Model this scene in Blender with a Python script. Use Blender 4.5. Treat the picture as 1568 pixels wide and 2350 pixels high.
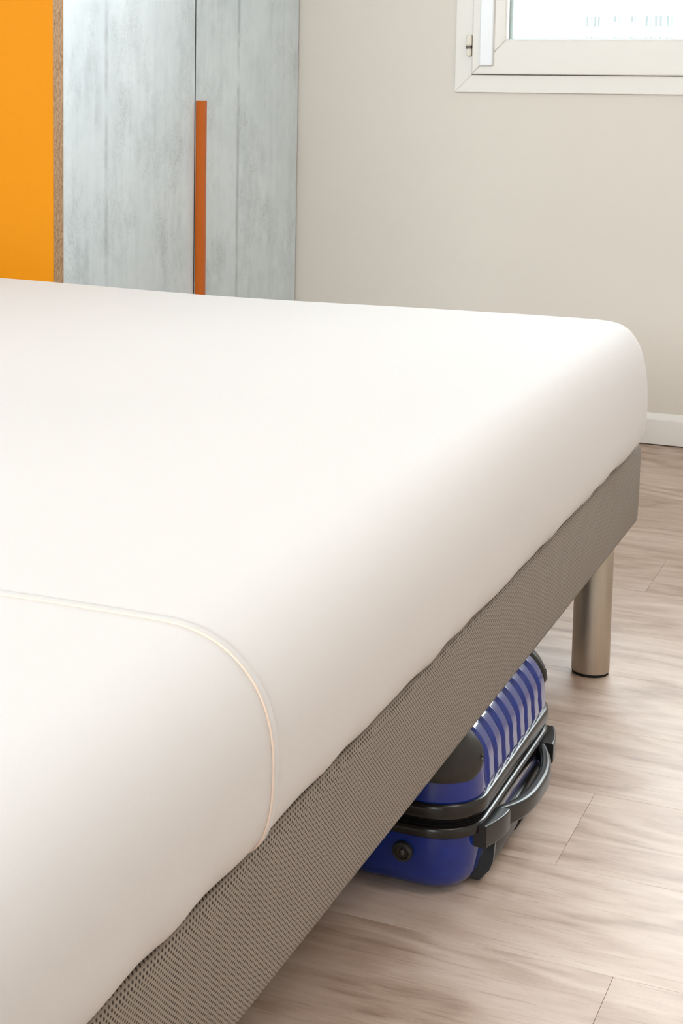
import bpy, bmesh, math, random
from mathutils import Vector, Matrix

random.seed(7)
for o in list(bpy.data.objects):
    bpy.data.objects.remove(o)
S = bpy.context.scene
COL = S.collection
R = math.radians

# ------------------------------------------------------------------ camera
FPX, PX, PY = 4053.0, 200.0, 631.0           # focal length and principal point, pixels of 1568x2350
cam = bpy.data.cameras.new('camera')
cam.sensor_fit = 'AUTO'
cam.sensor_width = 36.0
cam.lens = FPX * 36.0 / 2350.0
cam.shift_x = (784.0 - PX) / 2350.0
cam.shift_y = -(1175.0 - PY) / 2350.0
cam.clip_start = 0.05
cam.clip_end = 900
camo = bpy.data.objects.new('camera', cam)
COL.objects.link(camo)
camo.location = (0, 0, 1.0)
camo.rotation_euler = (R(90 - 7.4432), 0, R(27.524))
S.camera = camo

# ------------------------------------------------------------------ world, light, exposure
SKY = 15.0
FILL_GLOW = 10.0  # strength of the added ceiling fill panel
W = bpy.data.worlds.new('overcast_sky')
W.use_nodes = True
S.world = W
bg = W.node_tree.nodes['Background']
bg.inputs[0].default_value = (0.90, 0.94, 1.0, 1)
bg.inputs[1].default_value = SKY

S.view_settings.view_transform = 'Standard'
S.view_settings.look = 'None'
S.view_settings.gamma = 1.0
S.view_settings.use_curve_mapping = False
S.view_settings.exposure = 0.20


def portal(name, loc, rot, sx, sy):
    l = bpy.data.lights.new(name, 'AREA')
    l.shape = 'RECTANGLE'
    l.size, l.size_y = sx, sy
    l.cycles.is_portal = True
    o = bpy.data.objects.new(name, l)
    COL.objects.link(o)
    o.location = loc
    o.rotation_euler = rot
    return o


YW = 4.528          # inner face of the window wall
XR, XL, YF, HC = 1.75, -3.6, -1.3, 2.5
WIN1 = (-1.236, 0.664, 0.9215, 2.2)       # hole: x0, x1, z0, z1 in the back wall
FILL_WIN = (-3.42, 0.55, 1.08, 2.22)              # hole: x0, x1, z0, z1 in the front wall, added behind the camera for fill light
portal('window_portal', ((WIN1[0] + WIN1[1]) / 2, YW + 0.21, (WIN1[2] + WIN1[3]) / 2), (R(-90), 0, 0), WIN1[1] - WIN1[0], WIN1[3] - WIN1[2])
portal('window_portal', ((FILL_WIN[0] + FILL_WIN[1]) / 2, YF - 0.21, (FILL_WIN[2] + FILL_WIN[3]) / 2), (R(90), 0, 0), FILL_WIN[1] - FILL_WIN[0], FILL_WIN[3] - FILL_WIN[2])


# ------------------------------------------------------------------ materials
MATS = {}


def srgb(r, g, b):
    f = lambda c: (c / 255 / 12.92) if c / 255 <= 0.04045 else ((c / 255 + 0.055) / 1.055) ** 2.4
    return (f(r), f(g), f(b), 1)


class NT:
    def __init__(self, name):
        self.m = bpy.data.materials.new(name)
        self.m.use_nodes = True
        self.t = self.m.node_tree
        self.p = self.t.nodes['Principled BSDF']
        self.out = self.t.nodes['Material Output']

    def n(self, kind, **kw):
        nd = self.t.nodes.new(kind)
        for k, v in kw.items():
            if k.startswith('i_'):
                nd.inputs[k[2:].replace('_', ' ')].default_value = v
            else:
                setattr(nd, k, v)
        return nd

    def l(self, a, b):
        self.t.links.new(a, b)

    def math(self, op, a, b=None, c=None, clamp=False):
        nd = self.t.nodes.new('ShaderNodeMath')
        nd.operation = op
        nd.use_clamp = clamp
        for i, v in enumerate((a, b, c)):
            if v is None:
                continue
            if isinstance(v, (int, float)):
                nd.inputs[i].default_value = v
            else:
                self.l(v, nd.inputs[i])
        return nd.outputs[0]

    def mix(self, fac, a, b, blend='MIX'):
        nd = self.t.nodes.new('ShaderNodeMix')
        nd.data_type = 'RGBA'
        nd.blend_type = blend
        for sock, v in ((nd.inputs[0], fac), (nd.inputs[6], a), (nd.inputs[7], b)):
            if isinstance(v, (int, float)):
                sock.default_value = v
            elif isinstance(v, tuple):
                sock.default_value = v
            else:
                self.l(v, sock)
        return nd.outputs[2]

    def ramp(self, fac, stops):
        nd = self.t.nodes.new('ShaderNodeValToRGB')
        e = nd.color_ramp.elements
        while len(e) < len(stops):
            e.new(0.5)
        for i, (p, c) in enumerate(stops):
            e[i].position = p
            e[i].color = c if isinstance(c, tuple) else (c, c, c, 1)
        self.l(fac, nd.inputs[0])
        return nd.outputs[0]

    def noise(self, vec, scale, detail=4, rough=0.5, dist=0.0, stretch=None):
        if stretch:
            mp = self.n('ShaderNodeMapping')
            mp.inputs['Scale'].default_value = stretch
            self.l(vec, mp.inputs[0])
            vec = mp.outputs[0]
        nd = self.n('ShaderNodeTexNoise')
        nd.inputs['Scale'].default_value = scale
        nd.inputs['Detail'].default_value = detail
        nd.inputs['Roughness'].default_value = rough
        nd.inputs['Distortion'].default_value = dist
        self.l(vec, nd.inputs['Vector'])
        return nd.outputs[0]

    def bump(self, h, strength=0.3, dist=0.001):
        nd = self.n('ShaderNodeBump')
        nd.inputs['Strength'].default_value = strength
        nd.inputs['Distance'].default_value = dist
        self.l(h, nd.inputs['Height'])
        self.l(nd.outputs[0], self.p.inputs['Normal'])

    def obj(self):
        return self.n('ShaderNodeTexCoord').outputs['Object']


def plain(name, col, rough=0.5, metal=0.0, spec=0.5, coat=0.0, var=0.04, vscale=30, bump=0.0, bscale=300, sheen=0.0, sub=0.0):
    t = NT(name)
    c = t.obj()
    nz = t.noise(c, vscale, 4)
    f = t.math('MULTIPLY_ADD', nz, 2 * var, 1 - var)
    mul = t.n('ShaderNodeVectorMath', operation='SCALE')
    mul.inputs[0].default_value = col[:3]
    t.l(f, mul.inputs['Scale'])
    t.l(mul.outputs[0], t.p.inputs['Base Color'])
    t.p.inputs['Roughness'].default_value = rough
    t.p.inputs['Metallic'].default_value = metal
    t.p.inputs['Specular IOR Level'].default_value = spec
    t.p.inputs['Coat Weight'].default_value = coat
    t.p.inputs['Coat Roughness'].default_value = 0.05
    if sheen:
        t.p.inputs['Sheen Weight'].default_value = sheen
    if bump:
        t.bump(t.noise(c, bscale, 3), bump, 0.001)
    MATS[name] = t.m
    return t.m


plain('wall_paint', srgb(231, 223, 213), 0.75, spec=0.2, var=0.012, vscale=3, bump=0.06, bscale=250)
plain('white_wall', srgb(236, 232, 225), 0.8, spec=0.2, var=0.01, vscale=3)
plain('ceiling_paint', srgb(244, 242, 238), 0.85, spec=0.2, var=0.01, vscale=3)
plain('window_plastic', srgb(238, 232, 225), 0.35, spec=0.4, var=0.01)
plain('strip_plastic', srgb(240, 240, 242), 0.25, spec=0.5, var=0.005)
plain('baseboard_paint', srgb(251, 247, 243), 0.4, spec=0.4, var=0.01)
plain('hinge_plastic', srgb(232, 224, 208), 0.35, var=0.01)
plain('dark_pin', srgb(88, 78, 70), 0.4, metal=0.6)
plain('orange_laminate', srgb(224, 140, 0), 0.5, spec=0.2, var=0.015, vscale=4)
plain('handle_orange', srgb(206, 100, 10), 0.38, spec=0.4, var=0.02, vscale=8)
plain('carcass_board', srgb(205, 210, 210), 0.5)
plain('gap_dark', srgb(60, 60, 58), 0.6)
plain('spacer_metal', srgb(186, 202, 198), 0.4, metal=0.3)
plain('black_plastic', srgb(36, 32, 29), 0.33, spec=0.5, var=0.05, vscale=60, bump=0.05, bscale=900)
plain('rim_plastic', srgb(24, 21, 19), 0.24, spec=0.5, var=0.05)
plain('guard_plastic', srgb(40, 36, 32), 0.42, spec=0.45, var=0.06, bump=0.12, bscale=1400)
plain('slate_plastic', srgb(34, 34, 35), 0.28, spec=0.5, var=0.04)
plain('zipper_cloth', srgb(16, 15, 15), 0.8, spec=0.2, var=0.1, bump=0.4, bscale=900)
plain('chrome_pin', srgb(96, 92, 88), 0.3, metal=1.0)
plain('rubber', srgb(32, 30, 28), 0.7, spec=0.2)
plain('facade_render', srgb(232, 232, 230), 0.9, spec=0.1, var=0.03, vscale=0.3)
plain('facade_glass', srgb(78, 82, 81), 0.6, spec=0.0, var=0.1, vscale=0.5)
plain('facade_shutter', srgb(88, 90, 91), 0.6, spec=0.0, var=0.06, vscale=0.5)
plain('facade_rail', srgb(93, 95, 96), 0.6, spec=0.0, var=0.05, vscale=0.5)
plain('asphalt', srgb(150, 150, 148), 0.9, spec=0.1)
plain('lamp_shade', srgb(245, 240, 230), 0.6)
plain('piping_cloth', srgb(232, 208, 190), 0.8, spec=0.2, var=0.02)


def mat_sheet():
    t = NT('white_sheet')
    c = t.obj()
    big = t.noise(c, 2.2, 3)
    col = t.mix(big, srgb(211, 206, 204), srgb(216, 211, 209))
    t.l(col, t.p.inputs['Base Color'])
    t.p.inputs['Roughness'].default_value = 0.85
    t.p.inputs['Specular IOR Level'].default_value = 0.15
    t.p.inputs['Sheen Weight'].default_value = 0.15
    wr = t.noise(c, 5, 3, 0.5, 0.4, (1.0, 0.35, 1.0))
    fine = t.noise(c, 1500, 2)
    h = t.math('MULTIPLY_ADD', wr, 6.0, fine)
    t.bump(h, 0.10, 0.0015)
    MATS['white_sheet'] = t.m


def mat_fabric():
    """open-mesh taupe upholstery: staggered rows of small dark holes"""
    t = NT('taupe_mesh')
    sep = t.n('ShaderNodeSeparateXYZ')
    t.l(t.obj(), sep.inputs[0])
    u0 = t.math('ADD', sep.outputs[0], sep.outputs[1])
    row = t.math('MULTIPLY', sep.outputs[2], 1 / 0.0027)
    rf = t.math('FLOOR', row)
    par = t.math('MULTIPLY', t.math('MODULO', t.math('ABSOLUTE', rf), 2.0), 0.5)
    u = t.math('ADD', t.math('MULTIPLY', u0, 1 / 0.0062), par)
    fu = t.math('MULTIPLY', t.math('SUBTRACT', t.math('FRACT', u), 0.5), 1 / 0.30)
    fv = t.math('MULTIPLY', t.math('SUBTRACT', t.math('FRACT', row), 0.5), 1 / 0.42)
    d = t.math('ADD', t.math('MULTIPLY', fu, fu), t.math('MULTIPLY', fv, fv))
    hole = t.ramp(d, [(0.35, 1.0), (1.0, 0.0)])
    nz = t.noise(t.obj(), 14, 3)
    yarn = t.mix(nz, srgb(143, 130, 118), srgb(153, 140, 128))
    fine = t.noise(t.obj(), 1800, 2)
    yarn = t.mix(t.math('MULTIPLY', fine, 0.35), yarn, srgb(122, 110, 98))
    col = t.mix(hole, yarn, srgb(56, 42, 30))
    t.l(col, t.p.inputs['Base Color'])
    t.p.inputs['Roughness'].default_value = 0.75
    t.p.inputs['Specular IOR Level'].default_value = 0.25
    t.p.inputs['Sheen Weight'].default_value = 0.1
    t.bump(t.math('SUBTRACT', 1.0, hole), 0.5, 0.0008)
    MATS['taupe_mesh'] = t.m


def mat_steel():
    t = NT('brushed_steel')
    c = t.obj()
    br = t.noise(c, 260, 3, 0.6, 0, (1, 1, 0.04))
    col = t.mix(br, srgb(178, 168, 154), srgb(198, 188, 174))
    t.l(col, t.p.inputs['Base Color'])
    t.p.inputs['Metallic'].default_value = 0.95
    t.l(t.math('MULTIPLY_ADD', br, 0.15, 0.34), t.p.inputs['Roughness'])
    t.p.inputs['Anisotropic'].default_value = 0.5
    MATS['brushed_steel'] = t.m


def mat_concrete():
    t = NT('concrete_laminate')
    c = t.obj()
    info = t.n('ShaderNodeObjectInfo')
    off = t.n('ShaderNodeVectorMath', operation='ADD')
    sc = t.n('ShaderNodeVectorMath', operation='SCALE')
    sc.inputs[0].default_value = (3.1, 7.7, 5.3)
    t.l(info.outputs['Random'], sc.inputs['Scale'])
    t.l(c, off.inputs[0])
    t.l(sc.outputs[0], off.inputs[1])
    v = off.outputs[0]
    cloud = t.noise(v, 3.0, 5, 0.6, 0.0)
    streak = t.noise(v, 9, 5, 0.6, 0.0, (1, 3.0, 0.16))
    fine = t.noise(v, 45, 6, 0.75, 0.2, (1, 1, 0.55))
    m = t.math('ADD', t.math('MULTIPLY', cloud, 0.56), t.math('MULTIPLY', streak, 0.22))
    m = t.math('ADD', m, t.math('MULTIPLY', fine, 0.2))
    col = t.ramp(m, [(0.30, srgb(194, 204, 208)), (0.43, srgb(224, 235, 240)), (0.58, srgb(238, 248, 253))])
    # darker blotches
    bl = t.noise(v, 4.5, 6, 0.72, 0.0, (1, 1, 0.7))
    blm = t.ramp(bl, [(0.50, 0.0), (0.76, 1.0)])
    spk = t.ramp(t.noise(v, 150, 3, 0.6), [(0.45, 0.0), (0.62, 1.0)])
    dk = t.math('MULTIPLY', t.math('MULTIPLY', blm, t.math('MULTIPLY_ADD', spk, 0.6, 0.4)), 0.62)
    col = t.mix(dk, col, srgb(138, 148, 148))
    # faint upright form-board joint in the print, one in each door
    sep = t.n('ShaderNodeSeparateXYZ')
    t.l(c, sep.inputs[0])
    sepc = t.n('ShaderNodeSeparateColor')
    t.l(info.outputs['Color'], sepc.inputs[0])
    t_off = sepc.outputs[0]
    wob = t.noise(c, 6, 3, 0.6, 0, (0, 0, 1))
    y = t.math('ADD', sep.outputs[1], t.math('MULTIPLY', t.math('SUBTRACT', wob, 0.5), 0.008))
    ln = t.ramp(t.math('ABSOLUTE', t.math('ADD', y, t_off)), [(0.001, 1.0), (0.013, 0.0)])
    brk = t.ramp(t.noise(v, 5, 4, 0.6, 0, (1, 1, 1.5)), [(0.38, 0.0), (0.6, 1.0)])
    col = t.mix(t.math('MULTIPLY', t.math('MULTIPLY', ln, brk), 0.5), col, srgb(132, 142, 144))
    t.l(col, t.p.inputs['Base Color'])
    t.p.inputs['Roughness'].default_value = 0.55
    t.p.inputs['Specular IOR Level'].default_value = 0.3
    t.bump(fine, 0.08, 0.0008)
    MATS['concrete_laminate'] = t.m


def mat_chipboard():
    t = NT('raw_chipboard')
    c = t.obj()
    a = t.noise(c, 220, 4, 0.7, 0.3, (1, 1, 0.55))
    col = t.ramp(a, [(0.3, srgb(128, 92, 62)), (0.48, srgb(178, 142, 106)), (0.62, srgb(196, 164, 130))])
    sp = t.ramp(t.noise(c, 90, 3, 0.6), [(0.64, 0.0), (0.72, 1.0)])
    col = t.mix(t.math('MULTIPLY', sp, 0.6), col, srgb(96, 66, 44))
    t.l(col, t.p.inputs['Base Color'])
    t.p.inputs['Roughness'].default_value = 0.85
    t.bump(a, 0.3, 0.001)
    MATS['raw_chipboard'] = t.m


def mat_plank():
    t = NT('wood_plank')
    info = t.n('ShaderNodeObjectInfo')
    rnd = info.outputs['Random']
    sc = t.n('ShaderNodeVectorMath', operation='SCALE')
    sc.inputs[0].default_value = (37.0, 23.0, 11.0)
    t.l(rnd, sc.inputs['Scale'])
    add = t.n('ShaderNodeVectorMath', operation='ADD')
    t.l(t.obj(), add.inputs[0])
    t.l(sc.outputs[0], add.inputs[1])
    v = add.outputs[0]
    # cathedral figure: bands across the board, bent by a slow noise
    warp = t.noise(v, 1.5, 3, 0.5, 0.4, (1.1, 3.0, 1))
    sep = t.n('ShaderNodeSeparateXYZ')
    t.l(v, sep.inputs[0])
    ph = t.math('ADD', t.math('MULTIPLY', sep.outputs[1], 34.0), t.math('MULTIPLY', warp, 46.0))
    fig = t.math('MULTIPLY_ADD', t.math('SINE', ph), 0.5, 0.5)
    grain = t.noise(v, 34, 8, 0.70, 0.45, (0.20, 1.2, 1))
    pore = t.noise(v, 150, 4, 0.7, 0.2, (0.08, 1.4, 1))
    slow = t.noise(v, 3, 3, 0.5, 0.2, (0.35, 1.4, 1))
    m = t.math('ADD', t.math('MULTIPLY', grain, 0.50), t.math('MULTIPLY', fig, 0.13))
    m = t.math('ADD', m, t.math('MULTIPLY', slow, 0.36))
    col = t.ramp(m, [(0.30, srgb(158, 129, 109)), (0.45, srgb(203, 180, 163)), (0.57, srgb(219, 200, 186)), (0.70, srgb(230, 215, 204))])
    pm = t.ramp(pore, [(0.56, 0.0), (0.68, 1.0)])
    col = t.mix(t.math('MULTIPLY', pm, 0.42), col, srgb(150, 117, 96))
    # board to board tone
    tone = t.ramp(rnd, [(0.0, srgb(240, 234, 228)), (1.0, srgb(255, 252, 250))])
    col = t.mix(1.0, col, tone, 'MULTIPLY')
    t.l(col, t.p.inputs['Base Color'])
    t.l(t.math('MULTIPLY_ADD', grain, 0.10, 0.43), t.p.inputs['Roughness'])
    t.p.inputs['Specular IOR Level'].default_value = 0.9
    t.bump(t.math('ADD', grain, t.math('MULTIPLY', pore, 0.5)), 0.05, 0.0006)
    MATS['wood_plank'] = t.m


def mat_blue():
    t = NT('gloss_blue')
    c = t.obj()
    nz = t.noise(c, 60, 3)
    col = t.mix(nz, srgb(0, 34, 116), srgb(0, 46, 142))
    t.l(col, t.p.inputs['Base Color'])
    t.p.inputs['Roughness'].default_value = 0.3
    t.p.inputs['Specular IOR Level'].default_value = 0.1
    t.p.inputs['Coat Weight'].default_value = 1.0
    t.p.inputs['Coat IOR'].default_value = 1.5
    t.p.inputs['Coat Roughness'].default_value = 0.04
    t.bump(t.noise(c, 35, 3), 0.05, 0.002)
    MATS['gloss_blue'] = t.m


def mat_glass():
    t = NT('window_glass')
    tr = t.n('ShaderNodeBsdfTransparent')
    tr.inputs[0].default_value = (0.95, 0.975, 0.965, 1)
    gl = t.n('ShaderNodeBsdfGlossy')
    gl.inputs['Roughness'].default_value = 0.02
    fr = t.n('ShaderNodeFresnel')
    fr.inputs[0].default_value = 1.45
    nz = t.noise(t.obj(), 3, 2)
    t.bump(nz, 0.01, 0.001)
    mx = t.n('ShaderNodeMixShader')
    t.l(fr.outputs[0], mx.inputs[0])
    t.l(tr.outputs[0], mx.inputs[1])
    t.l(gl.outputs[0], mx.inputs[2])
    t.l(mx.outputs[0], t.out.inputs['Surface'])
    MATS['window_glass'] = t.m


def mat_fill_panel():  # glowing face of the added, unseen fill panel
    t = NT('lamp_diffuser')
    nz = t.noise(t.obj(), 8, 2)
    col = t.mix(nz, srgb(255, 244, 232), srgb(255, 247, 238))
    t.l(col, t.p.inputs['Emission Color'])
    t.l(col, t.p.inputs['Base Color'])
    t.p.inputs['Emission Strength'].default_value = FILL_GLOW
    MATS['lamp_diffuser'] = t.m


for f in (mat_sheet, mat_fabric, mat_steel, mat_concrete, mat_chipboard, mat_plank, mat_blue, mat_glass, mat_fill_panel):
    f()


# ------------------------------------------------------------------ helpers
def link(name, me, mat, parent=None, loc=None, smooth=False):
    if mat and not me.materials:
        me.materials.append(MATS[mat])
    if smooth:
        for p in me.polygons:
            p.use_smooth = True
    o = bpy.data.objects.new(name, me)
    COL.objects.link(o)
    if loc:
        o.location = loc
    if parent:
        o.parent = parent
    return o


def tag(o, label=None, cat=None, group=None, kind=None):
    for k, v in (('label', label), ('category', cat), ('group', group), ('kind', kind)):
        if v:
            o[k] = v
    return o


def empty(name, loc=(0, 0, 0)):
    o = bpy.data.objects.new(name, None)
    o.empty_display_size = 0.05
    COL.objects.link(o)
    o.location = loc
    return o


def from_bm(name, bm):
    bmesh.ops.recalc_face_normals(bm, faces=bm.faces)
    me = bpy.data.meshes.new(name)
    bm.to_mesh(me)
    bm.free()
    return me


def box_mesh(name, x0, x1, y0, y1, z0, z1, bev=0.0, seg=2):
    bm = bmesh.new()
    bmesh.ops.create_cube(bm, size=1)
    for v in bm.verts:
        v.co = Vector(((x0 + x1) / 2 + v.co.x * (x1 - x0), (y0 + y1) / 2 + v.co.y * (y1 - y0), (z0 + z1) / 2 + v.co.z * (z1 - z0)))
    if bev:
        bmesh.ops.bevel(bm, geom=bm.edges[:], offset=bev, segments=seg, profile=0.5, affect='EDGES')
    return from_bm(name, bm)


def box(name, mat, x0, x1, y0, y1, z0, z1, bev=0.0, parent=None, seg=2, smooth=False):
    """box given in world coordinates; parents sit un-rotated, so shift by the parent's place"""
    d = world_of(parent)
    me = box_mesh(name, x0 - d.x, x1 - d.x, y0 - d.y, y1 - d.y, z0 - d.z, z1 - d.z, bev, seg)
    return link(name, me, mat, parent, smooth=smooth)


def world_of(o):
    v = Vector((0, 0, 0))
    while o:
        v += o.location
        o = o.parent
    return v


def mesh_world(name, mat, verts, faces, parent=None, smooth=False):
    d = world_of(parent)
    me = bpy.data.meshes.new(name)
    me.from_pydata([tuple(Vector(v) - d) for v in verts], [], faces)
    bm = bmesh.new()
    bm.from_mesh(me)
    bmesh.ops.recalc_face_normals(bm, faces=bm.faces)
    bm.to_mesh(me)
    bm.free()
    return link(name, me, mat, parent, smooth=smooth)


def tube(name, mat, pts, rad, parent=None, seg=10, squash=None, cap=True):
    verts, faces = [], []
    P = [Vector(p) for p in pts]
    up = Vector((0, 0, 1))
    for i, p in enumerate(P):
        t = (P[min(i + 1, len(P) - 1)] - P[max(i - 1, 0)]).normalized()
        a = t.cross(up)
        if a.length < 1e-4:
            a = t.cross(Vector((1, 0, 0)))
        a.normalize()
        b = t.cross(a).normalized()
        r = rad[i] if isinstance(rad, list) else rad
        for k in range(seg):
            w = 2 * math.pi * k / seg
            verts.append(p + a * (r * math.cos(w)) + b * (r * math.sin(w) * (squash or 1)))
    for i in range(len(P) - 1):
        for k in range(seg):
            faces.append((i * seg + k, i * seg + (k + 1) % seg, (i + 1) * seg + (k + 1) % seg, (i + 1) * seg + k))
    if cap:
        faces.append(tuple(range(seg)))
        faces.append(tuple((len(P) - 1) * seg + k for k in range(seg)))
    return mesh_world(name, mat, verts, faces, parent, smooth=True)


def lathe(name, mat, prof, center, axis='Z', parent=None, seg=48, smooth=True):
    """prof: (radius, height) pairs; closed at radius 0"""
    verts, faces = [], []
    c = Vector(center)
    for r, h in prof:
        for k in range(seg):
            w = 2 * math.pi * k / seg
            a, b = r * math.cos(w), r * math.sin(w)
            v = Vector((a, b, h)) if axis == 'Z' else (Vector((a, h, b)) if axis == 'Y' else Vector((h, a, b)))
            verts.append(c + v)
    for i in range(len(prof) - 1):
        for k in range(seg):
            faces.append((i * seg + k, i * seg + (k + 1) % seg, (i + 1) * seg + (k + 1) % seg, (i + 1) * seg + k))
    faces.append(tuple(range(seg)))
    faces.append(tuple((len(prof) - 1) * seg + k for k in range(seg)))
    o = mesh_world(name, mat, verts, faces, parent, smooth=smooth)
    if smooth:
        m = o.modifiers.new('edges', 'EDGE_SPLIT')
        m.split_angle = R(40)
    return o


def struct(o):
    o['kind'] = 'structure'
    return o


# ------------------------------------------------------------------ room shell
T = 0.2
floor = struct(box('floor', 'carcass_board', XL - T, XR + T, YF - T, YW + T, -0.12, -0.006))

# vinyl planks, running along the window wall
PW = 0.2355
rows = []
k0 = math.ceil((YF - 1.855) / PW) - 1
y_edges = [1.855 + PW * k for k in range(k0, 13)]
known_end = {1.855 - PW: -0.325, 1.855 + PW: -0.441, 1.855 + 6 * PW: -0.5435, 1.855: -0.93, 1.855 + 2 * PW: 0.13, 1.855 + 3 * PW: -0.80, 1.855 + 4 * PW: 0.30, 1.855 + 5 * PW: -0.16, 1.855 + 7 * PW: 0.22, 1.855 + 8 * PW: -0.30, 1.855 + 9 * PW: 0.05, 1.855 + 10 * PW: 0.4}
PL = 1.24
plank_meshes = {}
for ya in y_edges:
    y0, y1 = max(ya, YF), min(ya + PW, YW - 0.001)
    if y1 - y0 < 0.01:
        continue
    end = None
    for k, v in known_end.items():
        if abs(k - ya) < 1e-6:
            end = v
    if end is None:
        end = random.uniform(-0.5, 0.5)
    while end > XL + 0.02:
        end -= PL
    x = end
    while x < XR:
        a, b = max(x, XL), min(x + PL, XR)
        if b - a > 0.02:
            key = (round(b - a, 4), round(y1 - y0, 4))
            if key not in plank_meshes:
                g = 0.00016
                plank_meshes[key] = box_mesh('plank', -(b - a) / 2 + g, (b - a) / 2 - g, -(y1 - y0) / 2 + g, (y1 - y0) / 2 - g, -0.0055, 0, 0.00028, 1)
            link('plank', plank_meshes[key], 'wood_plank', floor, ((a + b) / 2, (y0 + y1) / 2, 0))
        x += PL


def wall_with_hole(name, mat, axis, pos, thick, a0, a1, z0, z1, hole):
    h0, h1, hz0, hz1 = hole
    verts, faces = [], []

    def P(a, d, z):
        return (a, pos + d, z) if axis == 'Y' else (pos + d, a, z)
    bm = bmesh.new()

    def add(a, b, c, d):
        ids = [bm.verts.new(P(*q)) for q in ((a, 0, c), (b, 0, c), (b, 0, d), (a, 0, d), (a, thick, c), (b, thick, c), (b, thick, d), (a, thick, d))]
        for f in ((0, 1, 2, 3), (4, 5, 6, 7), (0, 1, 5, 4), (2, 3, 7, 6), (0, 3, 7, 4), (1, 2, 6, 5)):
            bm.faces.new([ids[i] for i in f])
    add(a0, h0, z0, z1)
    add(h1, a1, z0, z1)
    add(h0, h1, z0, hz0)
    add(h0, h1, hz1, z1)
    return struct(link(name, from_bm(name, bm), mat))


wall_with_hole('wall_back', 'wall_paint', 'Y', YW, T, XL - T, XR + T, 0, HC, WIN1)
struct(box('wall_right', 'white_wall', XR, XR + T, YF, YW, 0, HC))
struct(box('wall_left', 'white_wall', XL - T, XL, YF, YW, 0, HC))
wall_with_hole('wall_front', 'white_wall', 'Y', YF, -T, XL - T, XR + T, 0, HC, FILL_WIN)
struct(box('wall_alcove', 'white_wall', XL, -2.36, 3.14, YW, 0, HC))
struct(box('ceiling', 'ceiling_paint', XL - T, XR + T, YF - T, YW + T, HC, HC + 0.15))

# baseboards: eased top edge, small dark joint under
def baseboard(name, pts, x0, x1):
    verts, faces = [], []
    prof = [(0, 0.0035), (-0.014, 0.0035), (-0.014, 0.0655), (-0.0115, 0.072), (-0.003, 0.0805), (0, 0.0805)]
    n = len(prof)
    for a in (x0, x1):
        for d, z in prof:
            verts.append(pts(a, d, z))
    for i in range(n):
        faces.append((i, (i + 1) % n, n + (i + 1) % n, n + i))
    faces.append(tuple(range(n)))
    faces.append(tuple(range(n, 2 * n)))
    return struct(mesh_world(name, 'baseboard_paint', verts, faces))


baseboard('baseboard_back', lambda a, d, z: (a, YW + d, z), -1.70, XR)
baseboard('baseboard_right', lambda a, d, z: (XR + d, a, z), YF, YW - 0.015)
baseboard('baseboard_front', lambda a, d, z: (a, YF - d, z), XL, XR - 0.015)
baseboard('baseboard_left', lambda a, d, z: (XL - d, a, z), YF + 0.015, 3.125)


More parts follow.
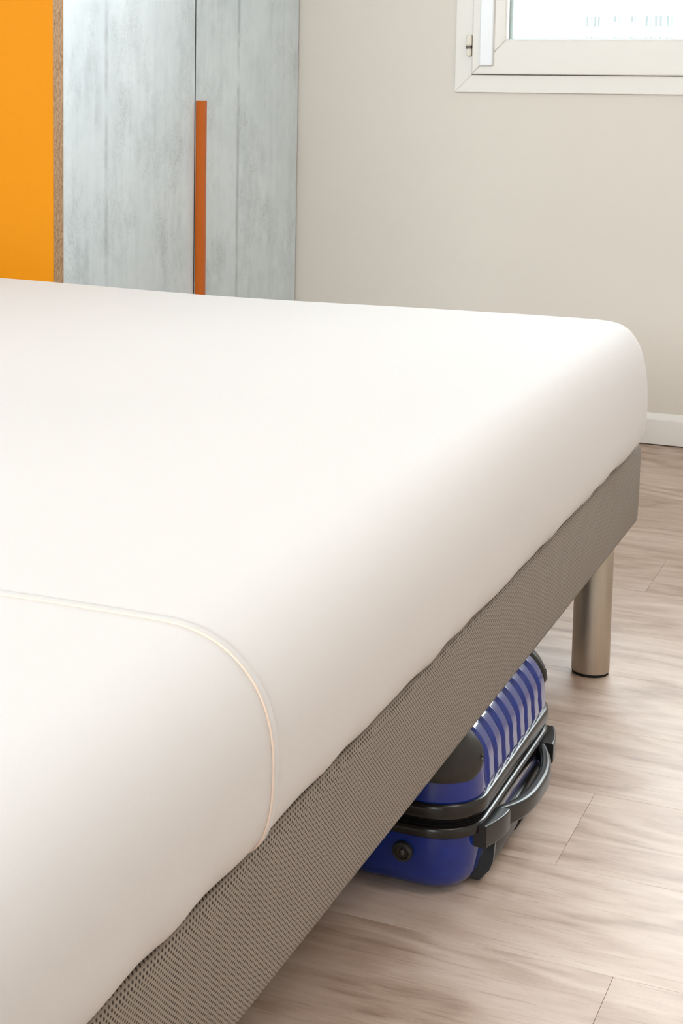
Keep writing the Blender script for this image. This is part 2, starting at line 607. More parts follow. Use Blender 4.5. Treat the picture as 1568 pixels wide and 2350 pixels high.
# ------------------------------------------------------------------ windows
def window(name, label, M, w, h, hx, bead=True):
    """local frame: u to the right, v up, d towards the outside; (0,0) at the hole's lower left corner"""
    root = empty(name, M(w / 2, 0, 0))
    tag(root, label, 'window', kind='structure')

    def prism(nm, mat, quad, d0, d1, parent, bev=0.0015):
        bm = bmesh.new()
        off = world_of(parent)
        a = [bm.verts.new(Vector(M(u, v, d0)) - off) for u, v in quad]
        b = [bm.verts.new(Vector(M(u, v, d1)) - off) for u, v in quad]
        bm.faces.new(a)
        bm.faces.new(b)
        for i in range(4):
            bm.faces.new((a[i], a[(i + 1) % 4], b[(i + 1) % 4], b[i]))
        bmesh.ops.recalc_face_normals(bm, faces=bm.faces)
        if bev:
            bmesh.ops.bevel(bm, geom=bm.edges[:], offset=bev, segments=2, profile=0.5, affect='EDGES')
        return link(nm, from_bm(nm, bm), mat, parent)

    def ring(nm, mat, u0, u1, v0, v1, t, d0, d1, parent, bev=0.0015):
        prism(nm, mat, [(u0, v0), (u1, v0), (u1 - t, v0 + t), (u0 + t, v0 + t)], d0, d1, parent, bev)
        prism(nm, mat, [(u0, v1), (u1, v1), (u1 - t, v1 - t), (u0 + t, v1 - t)], d0, d1, parent, bev)
        prism(nm, mat, [(u0, v0), (u0 + t, v0 + t), (u0 + t, v1 - t), (u0, v1)], d0, d1, parent, bev)
        prism(nm, mat, [(u1, v0), (u1 - t, v0 + t), (u1 - t, v1 - t), (u1, v1)], d0, d1, parent, bev)

    tr = 0.0445
    ring('frame_rail', 'window_plastic', -tr, w + tr, -tr, h + tr, tr, -0.012, 0.0, root)
    ring('frame_lining', 'window_plastic', 0.0005, w - 0.0005, 0.0005, h - 0.0005, 0.012, -0.002, 0.08, root)
    mid = w / 2
    st = 0.086
    for i, (a, b) in enumerate(((0.002, mid - 0.002), (mid + 0.002, w - 0.002))):
        sash = prism('sash', 'window_plastic', [(a, 0.002), (b, 0.002), (b - st, 0.002 + st), (a + st, 0.002 + st)], -0.024, 0.038, root, 0.003)
        v0, v1 = 0.002, h - 0.002
        prism('sash_rail', 'window_plastic', [(a, v1), (b, v1), (b - st, v1 - st), (a + st, v1 - st)], -0.024, 0.038, sash, 0.003)
        prism('sash_stile', 'window_plastic', [(a, v0), (a + st, v0 + st), (a + st, v1 - st), (a, v1)], -0.024, 0.038, sash, 0.003)
        prism('sash_stile', 'window_plastic', [(b, v0), (b - st, v0 + st), (b - st, v1 - st), (b, v1)], -0.024, 0.038, sash, 0.003)
        ga, gb, gv0, gv1 = a + st, b - st, v0 + st, v1 - st
        ring('glazing_bead', 'window_plastic', ga - 0.012, gb + 0.012, gv0 - 0.012, gv1 + 0.012, 0.0145, -0.0215, 0.0, sash, 0.001)
        ring('spacer', 'spacer_metal', ga - 0.002, gb + 0.002, gv0 - 0.006, gv1 + 0.006, 0.012, 0.008, 0.020, sash, 0)
        prism('pane', 'window_glass', [(ga - 0.004, gv0 - 0.004), (gb + 0.004, gv0 - 0.004), (gb + 0.004, gv1 + 0.004), (ga - 0.004, gv1 + 0.004)], 0.012, 0.016, sash, 0)
        # upright cover strip on the hinge stile
        s0, s1 = (a + 0.022, a + 0.0565) if i == 0 else (b - 0.0565, b - 0.022)
        prism('cover_strip', 'strip_plastic', [(s0, v0 + 0.022), (s1, v0 + 0.022), (s1, v1 - 0.022), (s0, v1 - 0.022)], -0.036, -0.022, sash, 0.003)
        # hinges: two barrels with a pin between
        e = a - 0.008 if i == 0 else b + 0.008
        for hv in (0.048, h - 0.10):
            hg = prism('hinge', 'hinge_plastic', [(e - 0.007, hv + 0.026), (e + 0.007, hv + 0.026), (e + 0.007, hv + 0.055), (e - 0.007, hv + 0.055)], -0.030, -0.012, root, 0.004)
            prism('hinge_barrel', 'hinge_plastic', [(e - 0.0065, hv), (e + 0.0065, hv), (e + 0.0065, hv + 0.020), (e - 0.0065, hv + 0.020)], -0.028, -0.012, hg, 0.004)
            prism('hinge_pin', 'dark_pin', [(e - 0.0095, hv + 0.019), (e + 0.006, hv + 0.019), (e + 0.006, hv + 0.027), (e - 0.0095, hv + 0.027)], -0.023, -0.012, hg, 0.002)
    # turn handle on the meeting stile
    hb = prism('handle', 'window_plastic', [(mid - 0.045, h * 0.45), (mid - 0.017, h * 0.45), (mid - 0.017, h * 0.45 + 0.07), (mid - 0.045, h * 0.45 + 0.07)], -0.034, -0.024, root, 0.004)
    prism('lever', 'window_plastic', [(mid - 0.04, h * 0.45 - 0.08), (mid - 0.022, h * 0.45 - 0.08), (mid - 0.022, h * 0.45 + 0.045), (mid - 0.04, h * 0.45 + 0.045)], -0.056, -0.042, hb, 0.004)
    prism('spindle', 'window_plastic', [(mid - 0.038, h * 0.45 + 0.025), (mid - 0.024, h * 0.45 + 0.025), (mid - 0.024, h * 0.45 + 0.042), (mid - 0.038, h * 0.45 + 0.042)], -0.044, -0.03, hb, 0.002)
    return root


window('window_1', 'white plastic casement window above the baseboard in the beige wall', lambda u, v, d: (WIN1[0] + u, YW + d, WIN1[2] + v), WIN1[1] - WIN1[0], WIN1[3] - WIN1[2], None)

window('window_2', 'wide white plastic casement window in the wall opposite the wardrobe end', lambda u, v, d: (FILL_WIN[1] - u, YF - d, FILL_WIN[2] + v), FILL_WIN[1] - FILL_WIN[0], FILL_WIN[3] - FILL_WIN[2], None)  # unseen opening, added to brighten the room evenly

# ------------------------------------------------------------------ wardrobe
XF = -1.713
wd = empty('wardrobe', (-2.03, 3.83, 0))
tag(wd, 'tall wardrobe with pale concrete-look doors and an orange end panel', 'wardrobe')
WH = 2.25
xb = -2.345
box('carcass', 'carcass_board', xb, XF - 0.03, 3.185, 4.49, 0.07, WH - 0.02, 0.001, wd)
box('plinth', 'carcass_board', xb, XF - 0.06, 3.185, 4.49, 0.0, 0.07, 0.001, wd)
sp = box('side_panel', 'raw_chipboard', xb, XF, 3.1395, 3.1800, 0, WH, 0.0004, wd)
tag(sp, 'bare chipboard core edge')
lam = box('laminate', 'orange_laminate', xb, XF, 3.1375, 3.1395, 0, WH, 0.0004, sp)
tag(lam, 'bright orange laminate face')
box('laminate', 'orange_laminate', xb, XF, 3.1800, 3.1815, 0, WH, 0.0003, sp)
box('top_panel', 'carcass_board', xb, XF, 3.1835, 4.522, WH - 0.02, WH, 0.001, wd)
box('end_panel', 'carcass_board', xb, XF - 0.022, 4.494, 4.522, 0, WH - 0.022, 0.001, wd)


def door(y0, y1):
    yc = (y0 + y1) / 2
    me = box_mesh('door', -0.019, 0, y0 - yc, y1 - yc, 0.075, WH - 0.024, 0.0008, 2)
    return link('door', me, 'concrete_laminate', wd, (XF - wd.location.x, yc - wd.location.y, 0))


d1 = door(3.1835, 3.8385)
d2 = door(3.8445, 4.5215)
d1.color = (0.1345, 0, 0, 1)      # where the printed board joint runs, from the middle of the door
d2.color = (0.078, 0, 0, 1)
box('edge_band', 'gap_dark', XF - 0.0188, XF - 0.0006, 3.8436, 3.84445, 0.076, WH - 0.025, 0, d2)  # thin dark strip, added to darken the gap between the doors
# dark shadow strip behind the joint
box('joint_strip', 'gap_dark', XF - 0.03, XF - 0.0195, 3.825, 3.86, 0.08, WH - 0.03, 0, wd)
# long edge pull: L profile screwed on the edge of the second door
hz0, hz1 = 0.22, 0.868
hd = box('handle', 'handle_orange', XF + 0.0005, XF + 0.0225, 3.8445, 3.8478, hz0, hz1, 0.0006, d2)
tag(hd, 'long burnt-orange edge pull')
box('handle_grip', 'handle_orange', XF + 0.019, XF + 0.0225, 3.8480, 3.8595, hz0, hz1, 0.0006, d2)
box('handle_flange', 'handle_orange', XF + 0.0003, XF + 0.002, 3.8479, 3.858, hz0, hz1, 0.0003, d2)

# ------------------------------------------------------------------ bed base
BX1, BX0, BY1, BY0 = -0.511, -2.12, 2.985, 0.70
BZ0, BZ1 = 0.2085, 0.345
bed = empty('bed_base', ((BX0 + BX1) / 2, (BY0 + BY1) / 2, 0))
tag(bed, 'taupe mesh-covered bed base on round steel legs under the mattress', 'bed')


def frame_mesh():
    """upholstered box with rounded uprights and soft top edge; slightly tucked in at the bottom"""
    verts, faces = [], []
    prof = [(0.030, BZ0), (0.0060, BZ0), (0.0022, BZ0 + 0.0025), (0.0010, BZ0 + 0.010), (0, BZ0 + 0.05), (0, BZ1 - 0.014), (0.0012, BZ1 - 0.007), (0.0045, BZ1 - 0.002), (0.010, BZ1), (0.04, BZ1)]
    rad = 0.012
    ring = None
    for ins, z in prof:
        r = max(rad - ins * 0.5, 0.004)
        x0, x1, y0, y1 = BX0 + ins, BX1 - ins, BY0 + ins, BY1 - ins
        pts = []
        for cx, cy, a0 in ((x1 - r, y1 - r, 0), (x0 + r, y1 - r, 90), (x0 + r, y0 + r, 180), (x1 - r, y0 + r, 270)):
            for k in range(7):
                w = R(a0 + 15 * k)
                pts.append((cx + r * math.cos(w), cy + r * math.sin(w), z))
        n = len(pts)
        verts += pts
    for i in range(len(prof) - 1):
        for k in range(n):
            faces.append((i * n + k, i * n + (k + 1) % n, (i + 1) * n + (k + 1) % n, (i + 1) * n + k))
    faces.append(tuple(range(n)))
    faces.append(tuple((len(prof) - 1) * n + k for k in range(n)))
    return verts, faces


v, f = frame_mesh()
fr = mesh_world('frame', 'taupe_mesh', v, f, bed, smooth=True)
es = fr.modifiers.new('edges', 'EDGE_SPLIT')
es.split_angle = R(50)
legR = 0.0295
for lx, ly in ((-0.545, 2.795), (BX0 + 0.034, 2.795), (-0.545, BY0 + 0.19), (BX0 + 0.034, BY0 + 0.19)):
    lg = lathe('leg', 'brushed_steel', [(legR - 0.001, 0.0045), (legR, 0.0055), (legR, BZ0 - 0.003), (legR - 0.001, BZ0 - 0.001)], (lx, ly, 0), 'Z', bed, 64)
    gl = lathe('foot_glide', 'rubber', [(legR - 0.003, 0.0), (legR - 0.0012, 0.001), (legR - 0.0012, 0.0044)], (lx, ly, 0), 'Z', lg, 48)

# ------------------------------------------------------------------ mattress in a fitted sheet
MX1, MX0, MY1, MY0 = -0.4985, -2.13, 3.0, 0.70


def smooth01(t):
    t = max(0, min(1, t))
    return t * t * (3 - 2 * t)


def ztop(x, y):
    z = 0.528 + 0.022 * smooth01((y - 1.2) / 1.5)
    z -= 0.006 * math.exp(-((x + 1.25) / 0.35) ** 2) * smooth01((y - 2.0) / 0.9)
    return z


def mattress_point(px, py, nx, ny, t):
    """t in 0..1 goes from the tucked bottom edge up the side and over the rounded top edge (section of the fitted sheet)
    px,py: foot of the outline, nx,ny: outward normal"""
    soft = 1 - smooth01((py - 1.2) / 1.5)               # edge is rounder towards the head
    rh = 0.060 + 0.042 * soft                            # horizontal reach of the top rounding
    zt = ztop(px, py)
    zb = 0.3475
    zm = zb + 0.065                                      # widest level
    if t < 0.35:                                         # bottom tuck
        a = t / 0.35 * math.pi / 2
        wob = 0.0016 * math.sin(py * 41 + 1.3 * math.sin(py * 17)) + 0.002 * math.sin(px * 37) * abs(ny)
        ins = 0.022 * (1 - math.sin(a)) ** 1.25 - wob * (1 - t / 0.35) * 0.9
        z = zm - (zm - zb) * math.cos(a) + 0.0015 * (1 + math.sin(py * 27 + 2 * math.sin(py * 11))) * (1 - t / 0.35)
    else:
        a = (t - 0.35) / 0.65 * math.pi / 2
        e = 2.0 / 2.35
        ins = rh * (1 - math.cos(a) ** e)
        z = zm + (zt - zm) * math.sin(a) ** e
    lean = 0.006 * smooth01((py - 1.2) / 1.6) if nx > 0.5 else 0
    return (px - nx * (ins - lean), py - ny * ins, z)


def mattress_outline(rc=0.10):
    pts = []
    nst_x, nst_y, na = 50, 90, 14
    def arc(cx, cy, a0):
        for k in range(na):
            w = R(a0 + 90 * k / na)
            pts.append((cx + rc * math.cos(w), cy + rc * math.sin(w), math.cos(w), math.sin(w)))
    def seg(x0, y0, x1, y1, nx, ny, n):
        for k in range(n):
            u = k / n
            pts.append((x0 + (x1 - x0) * u, y0 + (y1 - y0) * u, nx, ny))
    seg(MX1, MY0 + rc, MX1, MY1 - rc, 1, 0, nst_y)
    arc(MX1 - rc, MY1 - rc, 0)
    seg(MX1 - rc, MY1, MX0 + rc, MY1, 0, 1, nst_x)
    arc(MX0 + rc, MY1 - rc, 90)
    seg(MX0, MY1 - rc, MX0, MY0 + rc, -1, 0, nst_y)
    arc(MX0 + rc, MY0 + rc, 180)
    seg(MX0 + rc, MY0, MX1 - rc, MY0, 0, -1, nst_x)
    arc(MX1 - rc, MY0 + rc, 270)
    return pts


def mattress_mesh():
    out = mattress_outline()
    n = len(out)
    verts, faces = [], []
    NT_ = 30
    for i in range(NT_ + 1):
        for p in out:
            verts.append(mattress_point(*p, i / NT_))
    # top: shrink the last loop towards the middle line
    last = verts[-n:]
    cx = (MX0 + MX1) / 2
    M_ = 14
    for j in range(1, M_ + 1):
        s = 1 - j / M_
        s = s ** 1.0
        for x, y, z in last:
            cy = min(max(y, MY0 + 0.7), MY1 - 0.7)
            xx, yy = cx + (x - cx) * s, cy + (y - cy) * s
            verts.append((xx, yy, ztop(xx, yy)))
    L = NT_ + M_
    for i in range(L):
        for k in range(n):
            faces.append((i * n + k, i * n + (k + 1) % n, (i + 1) * n + (k + 1) % n, (i + 1) * n + k))
    # flat underside, just above the base
    b0 = len(verts)
    for x, y, nx, ny in out:
        verts.append((x - nx * 0.05, y - ny * 0.05, 0.3470))
    for k in range(n):
        faces.append((k, (k + 1) % n, b0 + (k + 1) % n, b0 + k))
    faces.append(tuple(range(b0, b0 + n)))
    return verts, faces


mt = empty('mattress', ((MX0 + MX1) / 2, (MY0 + MY1) / 2, BZ1))
tag(mt, 'thick mattress in a smooth white fitted sheet on the taupe bed base', 'mattress')
v, f = mattress_mesh()
sh = mesh_world('fitted_sheet', 'white_sheet', v, f, mt, smooth=True)
bm = bmesh.new()
bm.from_mesh(sh.data)
bmesh.ops.remove_doubles(bm, verts=bm.verts, dist=1e-5)
bm.to_mesh(sh.data)
bm.free()

# seam across the sheet: a turned-over lip and a piping line
YS = 1.285


def seam_path(off, dy, lift):
    pts = []
    for k in range(0, 31):
        t = 0.02 + 0.98 * k / 30
        y = YS + dy + 0.004 * math.sin(t * 5.0) - 0.012 * (1 - t) ** 3
        x, yy, z = mattress_point(MX1, y, 1, 0, t)
        x2, _, z2 = mattress_point(MX1, y, 1, 0, min(1, t + 0.01))
        x1, _, z1 = mattress_point(MX1, y, 1, 0, t - 0.01)
        tx, tz = x2 - x1, z2 - z1
        L = math.hypot(tx, tz) or 1
        nx, nz = tz / L, -tx / L
        pts.append((x + nx * lift, yy, z + nz * lift))
    x0 = pts[-1][0]
    for k in range(1, 40):
        x = x0 - k * 0.035
        if x < MX0 + 0.12:
            break
        y = YS + dy + 0.004 * math.sin(5.0) + 0.004 * math.sin(x * 9) * min(1, k / 6)
        pts.append((x, y, ztop(x, y) + lift * max(0.25, 1 - k * 0.03)))
    return pts


pa, pb = seam_path(0, -0.0045, 0.0008), seam_path(0, 0.0045, 0.0022)
verts, faces = [], []
for i, (a, b) in enumerate(zip(pa, pb)):
    a, b = Vector(a), Vector(b)
    verts += [a, b, b + Vector((-0.0016, 0.0012, -0.0016))]
for i in range(len(pa) - 1):
    for k in range(2):
        faces.append((i * 3 + k, i * 3 + k + 1, (i + 1) * 3 + k + 1, (i + 1) * 3 + k))
lip = mesh_world('seam_lip', 'white_sheet', verts, faces, sh, smooth=True)
tube('seam_piping', 'piping_cloth', pa, 0.0011, sh, 8)

# ------------------------------------------------------------------ suitcase
SX1, SX0, SY0, SY1 = -0.5055, -1.055, 1.931, 2.351
SCX, SCY = (SX0 + SX1) / 2, (SY0 + SY1) / 2
HX, HY, RC = (SX1 - SX0) / 2, (SY1 - SY0) / 2, 0.06
case = empty('suitcase', (SCX, SCY, 0))
tag(case, 'glossy blue hard-shell suitcase with black trim lying under the bed', 'suitcase')
NA, NR, NS = 16, 190, 40


def outline(ins):
    """rounded rectangle, inset; starts on the right (handle) side at the near corner, runs counter-clockwise"""
    hx, hy = HX - ins, HY - ins
    r = max(RC - ins, 0.012)
    P = []
    def seg(x0, y0, x1, y1, nx, ny, n):
        for k in range(n):
            u = k / n
            P.append((x0 + (x1 - x0) * u, y0 + (y1 - y0) * u, nx, ny))
    def arc(cx, cy, a0):
        for k in range(NA):
            w = R(a0 + 90 * k / NA)
            P.append((cx + r * math.cos(w), cy + r * math.sin(w), math.cos(w), math.sin(w)))
    seg(hx, -hy + r, hx, hy - r, 1, 0, NR)
    arc(hx - r, hy - r, 0)
    seg(hx - r, hy, -hx + r, hy, 0, 1, NS)
    arc(-hx + r, hy - r, 90)
    seg(-hx, hy - r, -hx, -hy + r, -1, 0, NR)
    arc(-hx + r, -hy + r, 180)
    seg(-hx + r, -hy, hx - r, -hy, 0, -1, NS)
    arc(hx - r, -hy + r, 270)
    return P


ZT = 0.2015
def upper_profile():
    pr = [(0.0010, 0.1165), (0.0, 0.119), (0.0, 0.124), (0.0, 0.130), (0.0005, 0.138), (0.0015, 0.146)]
    r = 0.050
    for k in range(1, 13):
        a = R(90 * k / 12)
        pr.append((0.0015 + r * (1 - math.cos(a)), 0.1505 + (ZT - 0.1505) * math.sin(a)))
    return pr


def rib(y):
    """raised bands, 37 mm apart, across the case"""
    d = abs(y)
    if d > 0.1488:
        return 0.0
    p = (y / 0.0372) % 1.0
    e = abs(p - 0.5)
    return 1 - smooth01((e - 0.26) / 0.12)


def ring_faces(L, n, faces, base=0):
    for i in range(L - 1):
        for k in range(n):
            faces.append((base + i * n + k, base + i * n + (k + 1) % n, base + (i + 1) * n + (k + 1) % n, base + (i + 1) * n + k))


# upper shell
prof = upper_profile()
verts, faces = [], []
for j, (ins, z) in enumerate(prof):
    tpr = smooth01((z - 0.121) / 0.007)
    a = R(90) * max(0, min(1, (j - 5) / 12))
    for x, y, nx, ny in outline(ins):
        h = 0.0042 * rib(y) * tpr
        side = abs(nx) ** 2
        verts.append((SCX + x + nx * h * math.cos(a) * side, SCY + y, z + h * math.sin(a) * 0.8))
n = len(outline(0))
L = len(prof)
last = verts[-n:]
base_last = [(x, y, ZT) for x, y, z in last]
for j in range(1, 11):
    s = 1 - j / 10
    for x, y, z in base_last:
        xx = SCX + (x - SCX) * s if True else x
        verts.append((xx, y, ZT + 0.0042 * rib(y - SCY) * 0.8))
ring_faces(L + 10, n, faces)
us = mesh_world('upper_shell', 'gloss_blue', verts, faces, case, smooth=True)

# lower shell
lp = [(0.12, 0.0008), (0.060, 0.0008), (0.040, 0.0012), (0.028, 0.0036), (0.018, 0.0085), (0.0105, 0.0160), (0.006, 0.026), (0.0035, 0.040), (0.0015, 0.060), (0.0008, 0.080)]
verts, faces = [], []
for ins, z in lp:
    for x, y, nx, ny in outline(ins):
        verts.append((SCX + x, SCY + y, z))
ring_faces(len(lp), n, faces)
faces.append(tuple(range(n)))
mesh_world('lower_shell', 'gloss_blue', verts, faces, case, smooth=True)


def band(name, mat, pr, parent=case):
    verts, faces = [], []
    for ins, z in pr:
        for x, y, nx, ny in outline(0.0):
            verts.append((SCX + x - nx * ins, SCY + y - ny * ins, z))
    ring_faces(len(pr), n, faces)
    for k in range(n):
        b = (len(pr) - 1) * n
        faces.append((k, (k + 1) % n, b + (k + 1) % n, b + k))
    o = mesh_world(name, mat, verts, faces, parent, smooth=True)
    m = o.modifiers.new('edges', 'EDGE_SPLIT')
    m.split_angle = R(45)
    return o


band('lower_rim', 'rim_plastic', [(0.004, 0.0765), (-0.0030, 0.0770), (-0.0048, 0.0785), (-0.0052, 0.083), (-0.0045, 0.0880), (-0.0020, 0.0905), (0.004, 0.0908)])
band('upper_rim', 'rim_plastic', [(0.004, 0.0995), (-0.0020, 0.0998), (-0.0045, 0.1022), (-0.0054, 0.107), (-0.0054, 0.113), (-0.0042, 0.1172), (-0.0018, 0.1190), (0.004, 0.1192)])
band('zipper', 'zipper_cloth', [(0.006, 0.0905), (0.0005, 0.0909), (-0.0002, 0.0930), (0.0018, 0.0936), (0.0018, 0.0944), (-0.0012, 0.0948), (-0.0012, 0.0956), (0.0018, 0.0960), (0.0018, 0.0967), (-0.0002, 0.0972), (0.0005, 0.0992), (0.006, 0.0994)])


# corner guards: follow the shell, proud of it
def guard(sx, sy):
    full = prof[3:] + [(0.062, ZT), (0.078, ZT), (0.095, ZT)]
    # arc length along the section
    acc = [0]
    for a, b in zip(full, full[1:]):
        acc.append(acc[-1] + math.hypot(b[0] - a[0], b[1] - a[1]))

    def section(s):
        for i in range(len(acc) - 1):
            if s <= acc[i + 1] or i == len(acc) - 2:
                u = (s - acc[i]) / (acc[i + 1] - acc[i])
                return (full[i][0] + (full[i + 1][0] - full[i][0]) * u, full[i][1] + (full[i + 1][1] - full[i][1]) * u)

    def plan(q, ins):
        """q: path length round the corner; 0 = start of the arc on the near side, positive towards the handle side"""
        hx, hy = HX - ins, HY - ins
        r = max(RC - ins, 0.012)
        if q < 0:
            return (hx - r + q, -hy, 0, -1)
        if q > RC * math.pi / 2:
            return (hx, -hy + r + q - RC * math.pi / 2, 1, 0)
        w = -math.pi / 2 + q / RC
        return (hx - r + r * math.cos(w), -hy + r + r * math.sin(w), math.cos(w), math.sin(w))
    NQ, NV = 34, 22
    q0, q1 = -0.085, RC * math.pi / 2 + 0.004
    outer, inner = [], []
    s_start = 0.014
    for i in range(NQ + 1):
        q = q0 + (q1 - q0) * i / NQ
        # rounded lower corners
        e = 0
        for edge, rr in ((q1, 0.040), (q0, 0.02)):
            dd = abs(edge - q)
            if dd < rr:
                e = max(e, 0.05 * (1 - math.sqrt(max(0, 1 - ((rr - dd) / rr) ** 2))))
        sA, sB = s_start + e, acc[-1] - 0.004
        for j in range(NV + 1):
            s = sA + (sB - sA) * j / NV
            for lst, off in ((outer, 0.0042), (inner, 0.0002)):
                ins, z = section(s)
                ins2, z2 = section(min(acc[-1], s + 0.002))
                ins1, z1 = section(max(0, s - 0.002))
                tz, ti = z2 - z1, ins2 - ins1
                Lm = math.hypot(tz, ti) or 1
                x, y, nx, ny = plan(q, ins)
                edge_d = min(q1 - q, s - sA, 0.02)
                o_ = off if off < 0.001 else off * smooth01(min(1, 0.35 + edge_d / 0.0035))
                x, y, z = x + nx * o_ * tz / Lm, y + ny * o_ * tz / Lm, z + o_ * ti / Lm
                lst.append((SCX + sx * x, SCY + (y if sy > 0 else -y), z))
    m = len(outer)
    verts = outer + inner
    faces = []
    W_ = NV + 1
    for i in range(NQ):
        for j in range(NV):
            a = (i * W_ + j, i * W_ + j + 1, (i + 1) * W_ + j + 1, (i + 1) * W_ + j)
            faces.append(a)
            faces.append(tuple(m + t for t in a))
    border = [(i * W_, (i + 1) * W_) for i in range(NQ)] + [(i * W_ + NV, (i + 1) * W_ + NV) for i in range(NQ)] + [(j, j + 1) for j in range(NV)] + [(NQ * W_ + j, NQ * W_ + j + 1) for j in range(NV)]
    for a, b in border:
        faces.append((a, b, m + b, m + a))
    o = mesh_world('corner_guard', 'guard_plastic', verts, faces, case, smooth=True)
    md = o.modifiers.new('edges', 'EDGE_SPLIT')
    md.split_angle = R(55)
    # screw near the handle-side edge
    ins, z = section(s_start + 0.024)
    x, y, nx, ny = plan(q1 - 0.016, ins)
    c = Vector((SCX + sx * (x + nx * 0.0042), SCY + (y + ny * 0.0042) * (1 if sy > 0 else -1), z))
    nrm = Vector((sx * nx, ny * (1 if sy > 0 else -1), 0.15)).normalized()
    a = nrm.orthogonal().normalized()
    b = nrm.cross(a)
    vs, fs = [], []
    for rr, hh in ((0.0032, -0.001), (0.0032, 0.0004), (0.0022, 0.0009), (0.0016, 0.0002)):
        for k in range(14):
            w = 2 * math.pi * k / 14
            vs.append(c + a * rr * math.cos(w) + b * rr * math.sin(w) + nrm * hh)
    for i in range(3):
        for k in range(14):
            fs.append((i * 14 + k, i * 14 + (k + 1) % 14, (i + 1) * 14 + (k + 1) % 14, (i + 1) * 14 + k))
    fs.append(tuple(range(42, 56)))
    mesh_world('screw', 'rim_plastic', vs, fs, o)


guard(1, 1)
guard(1, -1)
guard(-1, 1)
guard(-1, -1)


# carrying handle on the handle side: two mounts and a bowed grip
def loft(name, mat, sections, parent, smooth=True):
    """sections: list of closed loops with equal counts"""
    m = len(sections[0])
    verts = [p for s in sections for p in s]
    faces = []
    for i in range(len(sections) - 1):
        for k in range(m):
            faces.append((i * m + k, i * m + (k + 1) % m, (i + 1) * m + (k + 1) % m, (i + 1) * m + k))
    faces.append(tuple(range(m)))
    faces.append(tuple((len(sections) - 1) * m + k for k in range(m)))
    o = mesh_world(name, mat, verts, faces, parent, smooth)
    if smooth:
        md = o.modifiers.new('edges', 'EDGE_SPLIT')
        md.split_angle = R(38)
    return o


def rrect(xc, y, zc, wx, wz, r, seg=4):
    P = []
    for cx, cz, a0 in ((wx / 2 - r, wz / 2 - r, 0), (-wx / 2 + r, wz / 2 - r, 90), (-wx / 2 + r, -wz / 2 + r, 180), (wx / 2 - r, -wz / 2 + r, 270)):
        for k in range(seg + 1):
            w = R(a0 + 90 * k / seg)
            P.append((xc + cx + r * math.cos(w), y, zc + cz + r * math.sin(w)))
    return P


HZ = 0.0745
FX = SX1
for s in (-1, 1):
    mid = 2.1415
    secs = []
    for k in range(9):
        u = k / 8
        y = mid + s * (0.174 - 0.062 * u)
        out = 0.006 + 0.0125 * math.sin(u * math.pi * 0.5)
        w_ = 0.010 + out
        secs.append(rrect(FX - 0.006 + w_ / 2, y, HZ, w_, 0.0275 - 0.001 * u, 0.0025))
    loft('handle_mount', 'slate_plastic', secs, case)
secs = []
NG = 28
for k in range(NG + 1):
    u = -1 + 2 * k / NG
    y = 2.1415 + u * 0.1112
    bow = 1 - abs(u) ** 2.6
    xc = FX + 0.0065 + 0.0225 * bow
    wz = 0.0270 - 0.004 * bow
    wx = 0.0125 + 0.003 * bow
    secs.append(rrect(xc, y, HZ - 0.001 - 0.002 * bow, wx, wz, 0.0035 + 0.0022 * bow))
gp = loft('carry_handle', 'slate_plastic', secs, case)

# trolley housing low on the handle side: a solid block, narrower towards the top, with eased edges
YH = 2.152
ybase = lambda z: 0.152 - 0.35 * max(0, z - 0.010)
secs = []
for z, d, e in ((0.0020, -0.020, 0.006), (0.004, -0.012, 0.002), (0.009, -0.0030, 0.0), (0.016, 0.0035, 0.0), (0.028, 0.0072, 0.0), (0.044, 0.0066, 0.0), (0.050, 0.0045, 0.002), (0.0525, 0.000, 0.005)):
    yb = ybase(z) - e
    x = FX + d
    c_ = 0.0035
    secs.append([(FX - 0.040, YH - yb, z), (x - c_, YH - yb, z), (x - c_ * 0.3, YH - yb + c_ * 0.3, z), (x, YH - yb + c_, z),
                 (x, YH + yb - c_, z), (x - c_ * 0.3, YH + yb - c_ * 0.3, z), (x - c_, YH + yb, z), (FX - 0.040, YH + yb, z)])
tp = loft('trolley_housing', 'black_plastic', secs, case)
# pull of the trolley handle: a raised crescent
verts, faces = [], []
for k in range(25):
    w = R(180 * k / 24)
    for rr, dx in ((0.050, -0.002), (0.049, 0.0022), (0.040, 0.0026), (0.038, -0.002)):
        verts.append((FX + 0.0062 + dx - 0.0065 * max(0, 1 - math.sin(w) * 2.2), YH + 0.040 + rr * math.cos(w), 0.010 + 0.66 * rr * math.sin(w)))
for i in range(24):
    for k in range(4):
        faces.append((i * 4 + k, i * 4 + (k + 1) % 4, (i + 1) * 4 + (k + 1) % 4, (i + 1) * 4 + k))
faces += [(0, 1, 2, 3), (96, 97, 98, 99)]
mesh_world('trolley_pull', 'rubber', verts, faces, tp, smooth=False)
# guide ribs at the two ends of the housing
for s_ in (-1, 1):
    secs = []
    for z in (0.006, 0.012, 0.020, 0.030, 0.040, 0.050, 0.058):
        yy = YH + s_ * (ybase(z) + 0.0015)
        b_ = min(0.0, (z - 0.024) * 0.8)
        secs.append([(FX - 0.02, yy - 0.003, z), (FX + 0.0098 + b_, yy - 0.003, z), (FX + 0.0098 + b_, yy + 0.003, z), (FX - 0.02, yy + 0.003, z)])
    loft('housing_edge', 'slate_plastic', secs, tp)

# resting studs on the near long side
for x in (-0.585, -0.97):
    st = lathe('side_stud', 'black_plastic', [(0.0125, 0.004), (0.0125, -0.004), (0.0115, -0.0065), (0.0085, -0.0075), (0.0075, -0.0055), (0.003, -0.0055)], (x, SY0 + 0.002, 0.054), 'Y', case, 32)
    lathe('stud_pin', 'chrome_pin', [(0.0035, 0.0), (0.0035, -0.0012), (0.002, -0.002)], (x, SY0 - 0.0035, 0.054), 'Y', st, 16)

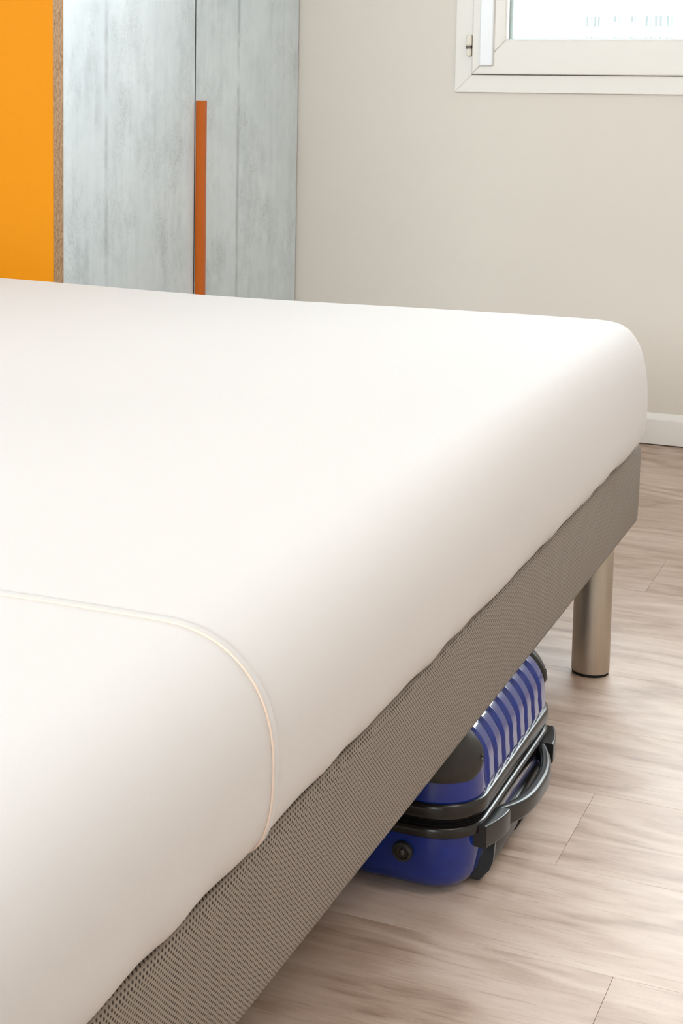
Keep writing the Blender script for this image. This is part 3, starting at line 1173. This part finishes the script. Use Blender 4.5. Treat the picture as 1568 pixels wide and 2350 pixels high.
# wheels at the far end, under the bed
for y in (SY0 + 0.06, SY1 - 0.06):
    wl = lathe('wheel', 'rubber', [(0.010, -0.010), (0.022, -0.010), (0.024, -0.006), (0.024, 0.006), (0.022, 0.010), (0.010, 0.010)], (SX0 - 0.012, y, 0.0255), 'Y', case, 32)
    lathe('hub', 'black_plastic', [(0.009, -0.013), (0.009, 0.013)], (SX0 - 0.012, y, 0.0255), 'Y', wl, 20)
    box('wheel_housing', 'black_plastic', SX0 - 0.030, SX0 + 0.004, y - 0.022, y + 0.022, 0.040, 0.074, 0.006, case)

# ------------------------------------------------------------------ fill light panel added on the ceiling, out of the picture
for lx, ly, lb in ((0.8, 1.7, 'square white ceiling light panel above the open floor'),):
    cl = empty('ceiling_lamp', (lx, ly, HC))
    tag(cl, lb, 'lamp')
    box('lamp_frame', 'lamp_shade', lx - 0.32, lx + 0.32, ly - 0.32, ly + 0.32, HC - 0.035, HC - 0.0005, 0.004, cl)
    box('diffuser', 'lamp_diffuser', lx - 0.3, lx + 0.3, ly - 0.3, ly + 0.3, HC - 0.040, HC - 0.0355, 0.001, cl)

# ------------------------------------------------------------------ block of flats across the way
BYD = 232.0
GZ = -18.0
struct(box('ground', 'asphalt', -330, 200, YW + 6, BYD + 60, GZ - 0.5, GZ))
flats = empty('apartment_building', (-60, BYD, GZ))
tag(flats, 'pale block of flats far off, seen through the window', 'building')
box('facade', 'facade_render', -150, 40, BYD, BYD + 14, GZ, 46, 0, flats)
FPM = 4053.0


def px2w(x, y):
    """pixel -> point on the facade plane (fixes where the flats' windows stand)"""
    cx, cy = (x - PX) / FPX, (y - PY) / FPX
    p, a = R(7.4432), R(27.524)
    fwd = cy * -math.sin(p) * 1.0 + math.cos(p)
    up = -cy * math.cos(p) - math.sin(p)
    X = cx * math.cos(a) - fwd * math.sin(a)
    Y = cx * math.sin(a) + fwd * math.cos(a)
    t = BYD / Y
    return X * t, 1.0 + up * t


x_a, z_a = px2w(1345, 74)
x_b, _ = px2w(1380, 74)
mpp = (x_b - x_a) / 35.0
FLOOR = abs(px2w(1345, 74)[1] - px2w(1345, 27)[1])
gm = {}


def flat_box(name, mat, w, d, h, x, z, parent, y=BYD):
    key = (name, mat, round(w, 3), round(h, 3))
    if key not in gm:
        gm[key] = box_mesh(name, 0, w, -d, 0.0, 0, h)
    o = world_of(parent)
    return link(name, gm[key], mat, parent, (x - o.x, y - o.y, z - o.z))


bay = [(1345, 35, 'tall'), (1409, 14, 'small'), (1447, 14, 'small'), (1480, 42, 'tall'), (1529, 18, 'half')]
for rep in (0, 1):
    for fl_ in range(-2, 5):
        for px, wpx, kind in bay:
            x0 = px2w(px, 74)[0] + rep * 236 * mpp
            w_ = wpx * mpp
            zb = z_a + fl_ * FLOOR
            if kind == 'small':
                h_ = FLOOR * 0.30
                fb = flat_box('window', 'facade_render', w_ + 0.2, 0.10, h_ + 0.2, x0 - 0.1, zb + FLOOR * 0.47 - 0.1, flats)
                flat_box('pane', 'facade_glass', w_ * 0.44, 0.14, h_, x0, zb + FLOOR * 0.47, fb)
                flat_box('pane', 'facade_shutter', w_ * 0.40, 0.14, h_, x0 + w_ * 0.56, zb + FLOOR * 0.47, fb)
            else:
                h_ = FLOOR * 0.77
                fb = flat_box('window', 'facade_render', w_ + 0.2, 0.10, h_ + 0.2, x0 - 0.1, zb - 0.1, flats)
                nst = {'tall': 4, 'half': 2}[kind]
                for k in range(nst):
                    m_ = 'facade_glass' if (k + fl_ + rep) % 3 != 1 else 'facade_shutter'
                    flat_box('pane', m_, w_ / nst * 0.52, 0.14, h_, x0 + w_ / nst * (k + 0.1), zb, fb)
                flat_box('railing', 'facade_rail', w_ * 0.96, 0.20, h_ * 0.36, x0 + w_ * 0.02, zb, fb)
